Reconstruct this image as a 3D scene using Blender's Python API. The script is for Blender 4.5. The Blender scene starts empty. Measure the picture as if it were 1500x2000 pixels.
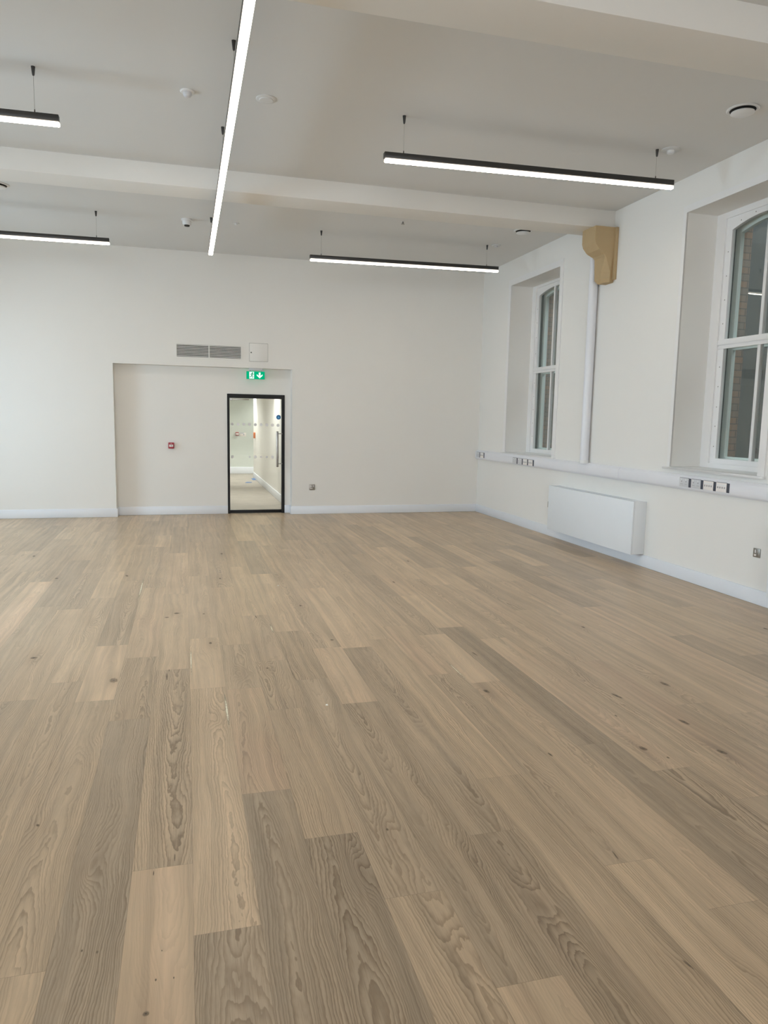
import bpy, bmesh, math, random
from mathutils import Vector, Matrix

scene = bpy.context.scene
COL = scene.collection

# ------------------------------------------------------------------ camera
CAM_H = 1.68
F_PX, YAW, PITCH, ROLL = 1419.75, 0.266495, 0.127203, 0.019162
cam_data = bpy.data.cameras.new('camera')
cam_data.sensor_fit = 'VERTICAL'
cam_data.sensor_height = 24.0
cam_data.lens = F_PX / 2000.0 * 24.0
cam_data.clip_start = 0.05
cam = bpy.data.objects.new('camera', cam_data)
COL.objects.link(cam)
_fw = Vector((math.sin(YAW) * math.cos(PITCH), math.cos(YAW) * math.cos(PITCH), -math.sin(PITCH)))
_rt = Vector((math.cos(YAW), -math.sin(YAW), 0))
_up = _rt.cross(_fw)
_r2 = math.cos(ROLL) * _rt + math.sin(ROLL) * _up
_u2 = -math.sin(ROLL) * _rt + math.cos(ROLL) * _up
_m = Matrix((_r2, _u2, -_fw)).transposed().to_4x4()
_m.translation = Vector((0, 0, CAM_H))
cam.matrix_world = _m
scene.camera = cam

# ------------------------------------------------------------------ light and exposure
EXPOSURE = 0.10
LAMP_STRENGTH = 27.0
LAMP_SIDE = 2.2
LAMP_COLOR = (1.0, 0.902, 0.765)
DAY_COLOR = (0.62, 0.81, 1.0)
SIDE_DAY_POWER = (230.0, 340.0, 70.0)
REAR_FILL_POWER = 240.0
REAR_COLOR = (0.90, 0.95, 1.0)

scene.view_settings.view_transform = 'Standard'
scene.view_settings.look = 'None'
scene.view_settings.gamma = 1.0
scene.view_settings.use_curve_mapping = False
scene.view_settings.exposure = EXPOSURE
world = bpy.data.worlds.new('world')
scene.world = world
world.use_nodes = True
world.node_tree.nodes['Background'].inputs[0].default_value = (0.62, 0.78, 1.0, 1)
world.node_tree.nodes['Background'].inputs[1].default_value = 0.6
cy = scene.cycles
cy.max_bounces = 10
cy.diffuse_bounces = 6
cy.glossy_bounces = 5
cy.transmission_bounces = 6
cy.transparent_max_bounces = 16
cy.caustics_reflective = False
cy.caustics_refractive = False
cy.sample_clamp_indirect = 6.0
cy.use_denoising = True

D, W, C = 12.567, 5.215, 4.305          # back wall, right wall, ceiling
XL, YR = -4.43, -7.0                    # left wall, wall behind the camera
REC = 12.767                            # back of the door recess


def area_light(name, loc, rot, sx, sy, power, color):
    ld = bpy.data.lights.new(name, 'AREA')
    ld.shape = 'RECTANGLE'
    ld.size, ld.size_y = sx, sy
    ld.energy = power
    ld.color = color
    o = bpy.data.objects.new(name, ld)
    o.location = loc
    o.rotation_euler = rot
    COL.objects.link(o)
    return o


LEFT_WIN = [(9.74, 11.38), (5.70, 7.0), (1.4, 2.8)]
for (a, b), pw in zip(LEFT_WIN, SIDE_DAY_POWER):    # daylight outside the windows of the left wall
    area_light('daylight_side', (XL - 0.75, (a + b) / 2, 2.1), (0, math.radians(-68), 0), 2.4, b - a, pw, DAY_COLOR)
REAR_FILL_OPEN = [(-3.9, -2.3), (-1.6, 0.2)]  # openings added in the rear wall to let the fill through
for a, b in REAR_FILL_OPEN:                   # added fill standing in for unseen lamp rows behind the camera
    area_light('rear_fill', ((a + b) / 2, YR - 0.75, 2.4), (math.radians(82), 0, 0), b - a, 2.4, REAR_FILL_POWER, REAR_COLOR)


area_light('outside_fill', (W + 2.1, 8.0, 5.7), (0, 0, 0), 2.2, 14.0, 420.0, (0.80, 0.92, 1.0))  # unseen fill added outside the panes to brighten brick and outer sash


# ------------------------------------------------------------------ materials
def new_mat(name):
    m = bpy.data.materials.new(name)
    m.use_nodes = True
    return m, m.node_tree.nodes, m.node_tree.links


def bsdf(m):
    return m.node_tree.nodes['Principled BSDF']


def mat(name, color, rough=0.5, metal=0.0, noise=0.03, scale=8.0, bump=0.0, bump_scale=120.0, spec=0.5):
    """principled material whose colour drifts a little with procedural noise"""
    m, N, L = new_mat(name)
    b = bsdf(m)
    b.inputs['Roughness'].default_value = rough
    b.inputs['Metallic'].default_value = metal
    b.inputs['Specular IOR Level'].default_value = spec
    tc = N.new('ShaderNodeTexCoord')
    nz = N.new('ShaderNodeTexNoise')
    nz.inputs['Scale'].default_value = scale
    nz.inputs['Detail'].default_value = 3
    L.new(tc.outputs['Object'], nz.inputs['Vector'])
    mx = N.new('ShaderNodeMix')
    mx.data_type = 'RGBA'
    lo = [c * (1 - noise) for c in color[:3]] + [1]
    hi = [min(1, c * (1 + noise)) for c in color[:3]] + [1]
    mx.inputs[6].default_value = lo
    mx.inputs[7].default_value = hi
    L.new(nz.outputs['Fac'], mx.inputs[0])
    L.new(mx.outputs[2], b.inputs['Base Color'])
    if bump > 0:
        n2 = N.new('ShaderNodeTexNoise')
        n2.inputs['Scale'].default_value = bump_scale
        n2.inputs['Detail'].default_value = 4
        L.new(tc.outputs['Object'], n2.inputs['Vector'])
        bp = N.new('ShaderNodeBump')
        bp.inputs['Strength'].default_value = bump
        bp.inputs['Distance'].default_value = 0.002
        L.new(n2.outputs['Fac'], bp.inputs['Height'])
        L.new(bp.outputs['Normal'], b.inputs['Normal'])
    return m


def emit_mat(name, color, strength):
    m, N, L = new_mat(name)
    N.remove(N['Principled BSDF'])
    e = N.new('ShaderNodeEmission')
    e.inputs[0].default_value = (*color, 1)
    e.inputs[1].default_value = strength
    L.new(e.outputs[0], N['Material Output'].inputs[0])
    return m


def glass_mat(name, tint, base=0.04):
    """thin pane: clear straight through, mirror-like by Fresnel"""
    m, N, L = new_mat(name)
    N.remove(N['Principled BSDF'])
    tr = N.new('ShaderNodeBsdfTransparent')
    tr.inputs[0].default_value = (*tint, 1)
    gl = N.new('ShaderNodeBsdfGlossy')
    gl.inputs['Roughness'].default_value = 0.0
    gl.inputs[0].default_value = (0.95, 1.0, 0.98, 1)
    ge = N.new('ShaderNodeNewGeometry')     # Schlick reflectance, alike from both sides
    dt = N.new('ShaderNodeVectorMath')
    dt.operation = 'DOT_PRODUCT'
    L.new(ge.outputs['Incoming'], dt.inputs[0])
    L.new(ge.outputs['Normal'], dt.inputs[1])

    def step(op, a, b):
        n = N.new('ShaderNodeMath')
        n.operation = op
        n.use_clamp = op == 'MULTIPLY_ADD'
        for i, v in enumerate((a, b)):
            if isinstance(v, float):
                n.inputs[i].default_value = v
            else:
                L.new(v, n.inputs[i])
        return n
    c1 = step('ABSOLUTE', dt.outputs['Value'], 0.0)
    c2 = step('SUBTRACT', 1.0, c1.outputs[0])
    c3 = step('POWER', c2.outputs[0], 5.0)
    c4 = step('MULTIPLY_ADD', c3.outputs[0], 1.0 - base)
    c4.inputs[2].default_value = base
    mx = N.new('ShaderNodeMixShader')
    L.new(c4.outputs[0], mx.inputs[0])
    L.new(tr.outputs[0], mx.inputs[1])
    L.new(gl.outputs[0], mx.inputs[2])
    L.new(mx.outputs[0], N['Material Output'].inputs[0])
    return m


M = {}
M['wall'] = mat('wall_paint', (0.80, 0.786, 0.752), 0.85, noise=0.012, scale=1.5, bump=0.06, bump_scale=160)
M['ceiling'] = mat('ceiling_paint', (0.70, 0.70, 0.688), 0.9, noise=0.012, scale=1.2, bump=0.05, bump_scale=160)
M['trim'] = mat('trim_gloss_paint', (0.79, 0.82, 0.87), 0.4, noise=0.01)
M['frame_white'] = mat('window_paint', (0.80, 0.79, 0.78), 0.42, noise=0.015)
M['spacer'] = mat('dark_glazing_strip', (0.035, 0.055, 0.056), 0.5, noise=0.1)  # dark strip in the gap between inner glazing and outer sash
M['sash_green'] = mat('outer_sash_paint', (0.80, 0.86, 0.82), 0.4, noise=0.02)
M['pvc'] = mat('white_plastic', (0.77, 0.775, 0.81), 0.32, noise=0.008)
M['pvc_bright'] = mat('bright_plastic', (0.80, 0.80, 0.80), 0.4, noise=0.01)
M['steel_white'] = mat('white_powder_coat', (0.79, 0.82, 0.85), 0.45, noise=0.008)
M['grey_plate'] = mat('grey_socket_plastic', (0.62, 0.62, 0.64), 0.45, noise=0.02)
M['black_gap'] = mat('dark_spacer_plastic', (0.05, 0.055, 0.075), 0.5, noise=0.1)
M['black_metal'] = mat('black_powder_coat', (0.012, 0.012, 0.013), 0.5, noise=0.1, scale=30, spec=0.25)
M['lamp_body'] = mat('lamp_housing_black', (0.030, 0.028, 0.025), 0.4, noise=0.08, scale=20)
M['steel'] = mat('brushed_steel', (0.36, 0.35, 0.33), 0.32, metal=1.0, noise=0.05, scale=60)
M['nickel'] = mat('dark_nickel_plate', (0.34, 0.32, 0.29), 0.38, metal=0.85, noise=0.06, scale=40)
M['wire'] = mat('thin_steel_wire', (0.33, 0.32, 0.30), 0.4, metal=0.5, noise=0.05)
M['red'] = mat('red_plastic', (0.34, 0.02, 0.035), 0.4, noise=0.06)
M['label_white'] = mat('printed_white', (0.85, 0.80, 0.77), 0.5, noise=0.02)
M['ink'] = mat('black_ink', (0.05, 0.06, 0.05), 0.6, noise=0.1)
M['orange'] = mat('orange_plastic', (0.62, 0.20, 0.07), 0.5, noise=0.05)
M['blue'] = mat('blue_print', (0.015, 0.14, 0.36), 0.5, noise=0.05)
M['blue_light'] = mat('light_blue_print', (0.12, 0.42, 0.70), 0.5, noise=0.05)
M['tape_blue'] = mat('blue_masking_tape', (0.05, 0.17, 0.42), 0.7, noise=0.1)
M['stone'] = mat('buff_stone_paint', (0.47, 0.345, 0.19), 0.75, noise=0.04, scale=12, bump=0.1)
M['slot'] = mat('dark_void', (0.03, 0.028, 0.024), 0.8, noise=0.1)
M['vent_shadow'] = mat('painted_vent_shade', (0.09, 0.085, 0.075), 0.8, noise=0.05)  # dark colour stands in for shade behind the louvres and round the hatch
M['port'] = mat('grey_port', (0.42, 0.41, 0.41), 0.5, noise=0.05)
M['dot'] = mat('etched_film', (0.80, 0.80, 0.80), 0.7, noise=0.04)
M['lino'] = mat('corridor_flooring', (0.36, 0.325, 0.28), 0.55, noise=0.22, scale=3.5)
M['corr_wall'] = mat('corridor_paint', (0.80, 0.79, 0.755), 0.8, noise=0.015, scale=2)
M['corr_end'] = mat('corridor_end_paint', (0.66, 0.70, 0.66), 0.8, noise=0.015, scale=2)
M['chip'] = mat('plaster_chip', (0.9, 0.88, 0.8), 0.8, noise=0.03)
M['lamp'] = emit_mat('lamp_diffuser_glow', LAMP_COLOR, LAMP_STRENGTH)


def downward_lens(m):
    """the lens throws most light out of its underside, little out of its flanks"""
    N, L = m.node_tree.nodes, m.node_tree.links
    ge = N.new('ShaderNodeNewGeometry')
    sp = N.new('ShaderNodeSeparateXYZ')
    L.new(ge.outputs['Normal'], sp.inputs[0])
    mr = N.new('ShaderNodeMapRange')
    mr.inputs[1].default_value = -0.35
    mr.inputs[2].default_value = -0.95
    mr.inputs[3].default_value = LAMP_SIDE
    mr.inputs[4].default_value = LAMP_STRENGTH
    L.new(sp.outputs[2], mr.inputs[0])
    L.new(mr.outputs[0], N['Emission'].inputs[1])


downward_lens(M['lamp'])
M['sign_green'] = emit_mat('exit_green_backlit', (0.0, 0.42, 0.19), 1.0)
M['sign_white'] = emit_mat('exit_white_backlit', (0.72, 1.0, 0.88), 1.15)
M['sign_dark'] = emit_mat('exit_figure_backlit', (0.02, 0.30, 0.15), 0.8)
M['downlight'] = emit_mat('downlight_glow', (1.0, 0.95, 0.86), 14.0)
M['glass'] = glass_mat('window_glass', (0.98, 0.995, 0.99), 0.05)
M['door_glass'] = glass_mat('door_glass', (0.965, 0.985, 0.975))


def brick_mat():
    m, N, L = new_mat('outer_brick')
    b = bsdf(m)
    b.inputs['Roughness'].default_value = 0.9
    tc = N.new('ShaderNodeTexCoord')
    sp = N.new('ShaderNodeSeparateXYZ')
    L.new(tc.outputs['Object'], sp.inputs[0])
    ad = N.new('ShaderNodeMath')
    L.new(sp.outputs[0], ad.inputs[0])
    L.new(sp.outputs[1], ad.inputs[1])
    cb = N.new('ShaderNodeCombineXYZ')
    L.new(ad.outputs[0], cb.inputs[0])
    L.new(sp.outputs[2], cb.inputs[1])
    bt = N.new('ShaderNodeTexBrick')
    bt.inputs['Color1'].default_value = (0.40, 0.245, 0.165, 1)
    bt.inputs['Color2'].default_value = (0.29, 0.23, 0.19, 1)
    bt.inputs['Mortar'].default_value = (0.17, 0.145, 0.125, 1)
    bt.inputs['Scale'].default_value = 1.0
    bt.inputs['Mortar Size'].default_value = 0.006
    bt.inputs['Brick Width'].default_value = 0.225
    bt.inputs['Row Height'].default_value = 0.075
    L.new(cb.outputs[0], bt.inputs['Vector'])
    L.new(bt.outputs['Color'], b.inputs['Base Color'])
    return m


M['brick'] = brick_mat()
M['dark_outside'] = mat('painted_darkness', (0.045, 0.045, 0.042), 0.9, noise=0.3, scale=3)  # near-black colour stands in for the darkness outside the windows


def oak_mat():
    """wide oak boards; every board carries its own tone, tint and pith position in corner attributes"""
    m, N, L = new_mat('oak_boards')
    b = bsdf(m)

    def math_(op, a, bb=None, c=None, clamp=False):
        n = N.new('ShaderNodeMath')
        n.operation = op
        n.use_clamp = clamp
        for i, v in enumerate((a, bb, c)):
            if v is None:
                continue
            if isinstance(v, (int, float)):
                n.inputs[i].default_value = v
            else:
                L.new(v, n.inputs[i])
        return n.outputs[0]

    def comb(x, y, z):
        n = N.new('ShaderNodeCombineXYZ')
        for i, v in enumerate((x, y, z)):
            if isinstance(v, (int, float)):
                n.inputs[i].default_value = v
            else:
                L.new(v, n.inputs[i])
        return n.outputs[0]

    def noise(vec, scale, detail=2.0, rough=0.5):
        n = N.new('ShaderNodeTexNoise')
        n.inputs['Scale'].default_value = scale
        n.inputs['Detail'].default_value = detail
        n.inputs['Roughness'].default_value = rough
        L.new(vec, n.inputs['Vector'])
        return n.outputs['Fac']

    def ramp(fac, lo, hi):
        n = N.new('ShaderNodeMapRange')
        n.inputs[1].default_value = lo
        n.inputs[2].default_value = hi
        L.new(fac, n.inputs[0])
        return n.outputs[0]

    def mix(fac, a, c, blend='MIX'):
        n = N.new('ShaderNodeMix')
        n.data_type = 'RGBA'
        n.blend_type = blend
        if isinstance(fac, (int, float)):
            n.inputs[0].default_value = fac
        else:
            L.new(fac, n.inputs[0])
        for i, v in ((6, a), (7, c)):
            if isinstance(v, tuple):
                n.inputs[i].default_value = (*v, 1)
            else:
                L.new(v, n.inputs[i])
        return n.outputs[2]

    uv = N.new('ShaderNodeUVMap')
    uv.uv_map = 'board'
    s = N.new('ShaderNodeSeparateXYZ')
    L.new(uv.outputs[0], s.inputs[0])
    u, v = s.outputs[0], s.outputs[1]
    uv2 = N.new('ShaderNodeUVMap')
    uv2.uv_map = 'ends'
    s2 = N.new('ShaderNodeSeparateXYZ')
    L.new(uv2.outputs[0], s2.inputs[0])
    d0, d1 = s2.outputs[0], s2.outputs[1]

    def attr(name):
        a = N.new('ShaderNodeAttribute')
        a.attribute_name = name
        q = N.new('ShaderNodeSeparateColor')
        L.new(a.outputs['Color'], q.inputs[0])
        return q.outputs[0], q.outputs[1], q.outputs[2], a.outputs['Alpha']
    tone, pink, grain, seed = attr('look')
    px, depth, slope, grey = attr('heart')
    ku, kv, ks, kdark = attr('swirl')

    sz = math_('MULTIPLY', seed, 53.0)
    low = noise(comb(math_('MULTIPLY', u, 5.0), math_('MULTIPLY', v, 1.1), sz), 1.0, 2.0)
    lowc = math_('SUBTRACT', low, 0.5)
    mid = noise(comb(math_('MULTIPLY', u, 22.0), math_('MULTIPLY', v, 6.0), sz), 1.0, 3.0, 0.6)
    midc = math_('SUBTRACT', mid, 0.5)
    # distance from the heart of the log, drifting along the board -> cathedral figure
    hx = math_('ADD', math_('SUBTRACT', u, px), math_('MULTIPLY', lowc, 0.10))
    rr = math_('SQRT', math_('ADD', math_('MULTIPLY', hx, hx), math_('MULTIPLY', depth, depth)))
    rr = math_('ADD', rr, math_('MULTIPLY', slope, v))
    rr = math_('ADD', rr, math_('MULTIPLY', lowc, 0.05))
    rr = math_('ADD', rr, math_('MULTIPLY', midc, 0.020))
    # the figure bulges round a knot
    du = math_('DIVIDE', math_('SUBTRACT', u, ku), 0.042)
    dv = math_('DIVIDE', math_('SUBTRACT', v, kv), 0.16)
    kd = math_('ADD', math_('MULTIPLY', du, du), math_('MULTIPLY', dv, dv))
    bulge = math_('POWER', 2.718, math_('MULTIPLY', kd, -1.0))
    rr = math_('ADD', rr, math_('MULTIPLY', math_('MULTIPLY', bulge, ks), 0.045))
    # rings of uneven width
    wob = noise(comb(math_('MULTIPLY', rr, 40.0), sz, 0.0), 1.0, 1.0)
    ph = math_('FRACT', math_('ADD', math_('MULTIPLY', rr, 118.0), math_('MULTIPLY', wob, 2.2)))
    ring = math_('POWER', ph, 2.2)
    # soften the line's far side
    ring = math_('MULTIPLY', ring, math_('SUBTRACT', 1.0, math_('POWER', ph, 26.0)))
    amp = noise(comb(math_('MULTIPLY', rr, 14.0), math_('MULTIPLY', v, 0.7), math_('ADD', sz, 7.0)), 1.0, 2.0)
    amp = ramp(amp, 0.24, 0.62)
    ring = math_('MULTIPLY', math_('MULTIPLY', ring, amp), grain)
    # pores: very fine dashes along the board
    pore = noise(comb(math_('MULTIPLY', u, 420.0), math_('MULTIPLY', v, 9.0), sz), 1.0, 2.0, 0.6)
    pore = ramp(pore, 0.50, 0.80)
    streak = noise(comb(math_('ADD', math_('MULTIPLY', hx, 26.0), 0.0), math_('MULTIPLY', v, 0.55), math_('ADD', sz, 3.0)), 1.0, 3.0, 0.55)
    streakc = math_('SUBTRACT', streak, 0.5)
    cloud = noise(comb(math_('MULTIPLY', u, 6.0), math_('MULTIPLY', v, 2.4), math_('ADD', sz, 11.0)), 1.0, 3.0, 0.55)

    base = mix(math_('MULTIPLY', ramp(cloud, 0.3, 0.75), 0.65), (0.600, 0.447, 0.290), (0.515, 0.392, 0.264))
    base = mix(math_('MULTIPLY', math_('MULTIPLY', pink, ramp(low, 0.35, 0.65)), 0.8), base, (0.575, 0.398, 0.265))
    base = mix(math_('MULTIPLY', grey, 0.55), base, (0.445, 0.360, 0.265))
    base = mix(math_('MULTIPLY', ring, 0.95, clamp=True), base, (0.235, 0.160, 0.095))
    base = mix(math_('MULTIPLY', math_('MULTIPLY', pore, 0.55), grain, clamp=True), base, (0.27, 0.19, 0.115))
    base = mix(math_('MULTIPLY', math_('MULTIPLY', bulge, ks), 0.26, clamp=True), base, (0.30, 0.20, 0.125))
    k = math_('MULTIPLY', tone, math_('ADD', 1.0, math_('MULTIPLY', streakc, 0.85)))
    vm = N.new('ShaderNodeVectorMath')
    vm.operation = 'SCALE'
    L.new(base, vm.inputs[0])
    L.new(k, vm.inputs['Scale'])
    base = vm.outputs[0]
    # V-joints between boards
    eu = math_('SUBTRACT', 0.10875, math_('ABSOLUTE', u))
    e = math_('MINIMUM', eu, math_('MINIMUM', d0, d1))
    joint = math_('ADD', math_('MULTIPLY', ramp(e, 0.0, 0.0012), 0.6), 0.4)
    base = mix(joint, (0.14, 0.10, 0.062), base)
    L.new(base, b.inputs['Base Color'])
    rg = math_('ADD', 0.27, math_('MULTIPLY', cloud, 0.14))
    L.new(rg, b.inputs['Roughness'])
    b.inputs['Specular IOR Level'].default_value = 0.42
    bp = N.new('ShaderNodeBump')
    bp.inputs['Strength'].default_value = 0.18
    bp.inputs['Distance'].default_value = 0.0012
    h = math_('SUBTRACT', joint, math_('ADD', math_('MULTIPLY', pore, 0.3), math_('MULTIPLY', ring, 0.25)))
    L.new(h, bp.inputs['Height'])
    L.new(bp.outputs['Normal'], b.inputs['Normal'])
    return m


M['oak'] = oak_mat()


def knot_mat(name, dark, halo, hard):
    """a knot or a pale sapwood sliver inlaid in a board, fading into it"""
    m, N, L = new_mat(name)
    b = bsdf(m)
    b.inputs['Roughness'].default_value = 0.5
    uv = N.new('ShaderNodeUVMap')
    uv.uv_map = 'board'
    nz = N.new('ShaderNodeTexNoise')
    nz.inputs['Scale'].default_value = 2.2
    nz.inputs['Detail'].default_value = 3
    ge = N.new('ShaderNodeNewGeometry')
    mp = N.new('ShaderNodeVectorMath')
    mp.operation = 'SCALE'
    mp.inputs['Scale'].default_value = 22.0
    L.new(ge.outputs['Position'], mp.inputs[0])
    L.new(mp.outputs[0], nz.inputs['Vector'])
    ln = N.new('ShaderNodeVectorMath')
    ln.operation = 'LENGTH'
    L.new(uv.outputs[0], ln.inputs[0])
    ad = N.new('ShaderNodeMath')
    ad.operation = 'MULTIPLY_ADD'
    ad.inputs[1].default_value = 0.7
    L.new(nz.outputs['Fac'], ad.inputs[0])
    L.new(ln.outputs['Value'], ad.inputs[2])
    cr = N.new('ShaderNodeMapRange')
    cr.interpolation_type = 'SMOOTHSTEP'
    cr.inputs[1].default_value = 0.35
    cr.inputs[2].default_value = hard
    L.new(ad.outputs[0], cr.inputs[0])
    mx = N.new('ShaderNodeMix')
    mx.data_type = 'RGBA'
    mx.inputs[6].default_value = (*dark, 1)
    mx.inputs[7].default_value = (*halo, 1)
    L.new(cr.outputs[0], mx.inputs[0])
    L.new(mx.outputs[2], b.inputs['Base Color'])
    al = N.new('ShaderNodeMapRange')
    al.interpolation_type = 'SMOOTHSTEP'
    al.inputs[1].default_value = 0.55
    al.inputs[2].default_value = 1.25
    al.inputs[3].default_value = 0.95
    al.inputs[4].default_value = 0.0
    L.new(ad.outputs[0], al.inputs[0])
    L.new(al.outputs[0], b.inputs['Alpha'])
    return m


M['knot'] = knot_mat('oak_knot', (0.06, 0.045, 0.034), (0.36, 0.26, 0.165), 0.9)
M['sap'] = knot_mat('oak_sapwood', (0.92, 0.86, 0.68), (0.80, 0.70, 0.50), 1.1)


# ------------------------------------------------------------------ mesh helpers
def wloc(o):
    v = Vector((0, 0, 0))
    while o:
        v = v + o.location
        o = o.parent
    return v


def tag(o, label=None, cat=None, group=None, kind=None):
    if label:
        o['label'] = label
    if cat:
        o['category'] = cat
    if group:
        o['group'] = group
    if kind:
        o['kind'] = kind
    return o


def thing(name, label, cat, loc, group=None):
    o = bpy.data.objects.new(name, None)
    o.empty_display_size = 0.1
    o.location = loc
    COL.objects.link(o)
    return tag(o, label, cat, group)


class MB:
    """collects shapes given in room coordinates and links them as one mesh object"""

    def __init__(self):
        self.bm = bmesh.new()

    def _merge(self, t):
        me = bpy.data.meshes.new('t')
        t.to_mesh(me)
        t.free()
        self.bm.from_mesh(me)
        bpy.data.meshes.remove(me)

    def box(self, x0, x1, y0, y1, z0, z1, bev=0.0, seg=2):
        t = bmesh.new()
        bmesh.ops.create_cube(t, size=1.0)
        bmesh.ops.scale(t, vec=(abs(x1 - x0), abs(y1 - y0), abs(z1 - z0)), verts=t.verts)
        bmesh.ops.translate(t, vec=((x0 + x1) / 2, (y0 + y1) / 2, (z0 + z1) / 2), verts=t.verts)
        if bev > 0:
            bmesh.ops.bevel(t, geom=t.edges[:], offset=bev, segments=seg, profile=0.5, affect='EDGES')
        self._merge(t)
        return self

    def cone(self, p, q, r0, r1, n=24, caps=True):
        p, q = Vector(p), Vector(q)
        t = bmesh.new()
        bmesh.ops.create_cone(t, cap_ends=caps, segments=n, radius1=r0, radius2=r1, depth=(q - p).length)
        rot = Vector((0, 0, 1)).rotation_difference((q - p).normalized()).to_matrix().to_4x4()
        bmesh.ops.transform(t, matrix=Matrix.Translation((p + q) / 2) @ rot, verts=t.verts)
        self._merge(t)
        return self

    def lathe(self, prof, c, axis='z', n=40):
        """prof: list of (radius, height) swept round an axis through c"""
        t = bmesh.new()
        rings = []
        for r, h in prof:
            ring = []
            for i in range(n):
                a = 2 * math.pi * i / n
                if axis == 'z':
                    co = (c[0] + r * math.cos(a), c[1] + r * math.sin(a), c[2] + h)
                elif axis == 'y':
                    co = (c[0] + r * math.cos(a), c[1] + h, c[2] + r * math.sin(a))
                else:
                    co = (c[0] + h, c[1] + r * math.cos(a), c[2] + r * math.sin(a))
                ring.append(t.verts.new(co))
            rings.append(ring)
        for a, b in zip(rings, rings[1:]):
            for i in range(n):
                t.faces.new((a[i], a[(i + 1) % n], b[(i + 1) % n], b[i]))
        t.faces.new(rings[0])
        t.faces.new(rings[-1])
        bmesh.ops.recalc_face_normals(t, faces=t.faces)
        self._merge(t)
        return self

    def plate(self, outer, holes, axis, a0, a1):
        """outline with holes (2-D points) given thickness along an axis from a0 to a1"""
        t = bmesh.new()

        def co(p):
            return {'x': (a0, p[0], p[1]), 'y': (p[0], a0, p[1]), 'z': (p[0], p[1], a0)}[axis]
        edges = []
        for loop in [outer] + list(holes):
            vs = [t.verts.new(co(p)) for p in loop]
            for i in range(len(vs)):
                edges.append(t.edges.new((vs[i], vs[(i + 1) % len(vs)])))
        bmesh.ops.triangle_fill(t, use_beauty=True, use_dissolve=False, edges=edges)
        r = bmesh.ops.extrude_face_region(t, geom=t.faces[:])
        d = {'x': (a1 - a0, 0, 0), 'y': (0, a1 - a0, 0), 'z': (0, 0, a1 - a0)}[axis]
        bmesh.ops.translate(t, vec=d, verts=[g for g in r['geom'] if isinstance(g, bmesh.types.BMVert)])
        bmesh.ops.recalc_face_normals(t, faces=t.faces)
        self._merge(t)
        return self

    def loft(self, sections):
        """closed skin through rings of equal length"""
        t = bmesh.new()
        rings = [[t.verts.new(p) for p in s] for s in sections]
        n = len(rings[0])
        for a, b in zip(rings, rings[1:]):
            for i in range(n):
                t.faces.new((a[i], a[(i + 1) % n], b[(i + 1) % n], b[i]))
        t.faces.new(rings[0])
        t.faces.new(rings[-1])
        bmesh.ops.recalc_face_normals(t, faces=t.faces)
        self._merge(t)
        return self

    def shear_z(self, x0, k):
        for v in self.bm.verts:
            v.co.z += k * (v.co.x - x0)
        return self

    def build(self, name, material, parent=None, smooth=35):
        o = None
        off = wloc(parent) if parent else Vector((0, 0, 0))
        if not parent:
            lo = [min(v.co[i] for v in self.bm.verts) for i in range(3)]
            hi = [max(v.co[i] for v in self.bm.verts) for i in range(3)]
            off = Vector(((lo[0] + hi[0]) / 2, (lo[1] + hi[1]) / 2, lo[2]))
        bmesh.ops.translate(self.bm, vec=-off, verts=self.bm.verts)
        me = bpy.data.meshes.new(name)
        self.bm.to_mesh(me)
        self.bm.free()
        me.materials.append(material)
        for p in me.polygons:
            p.use_smooth = True
        me.set_sharp_from_angle(angle=math.radians(smooth))
        o = bpy.data.objects.new(name, me)
        COL.objects.link(o)
        if parent:
            o.parent = parent
        else:
            o.location = off
        return o


def rect(a0, a1, b0, b1):
    return [(a0, b0), (a1, b0), (a1, b1), (a0, b1)]


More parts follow.
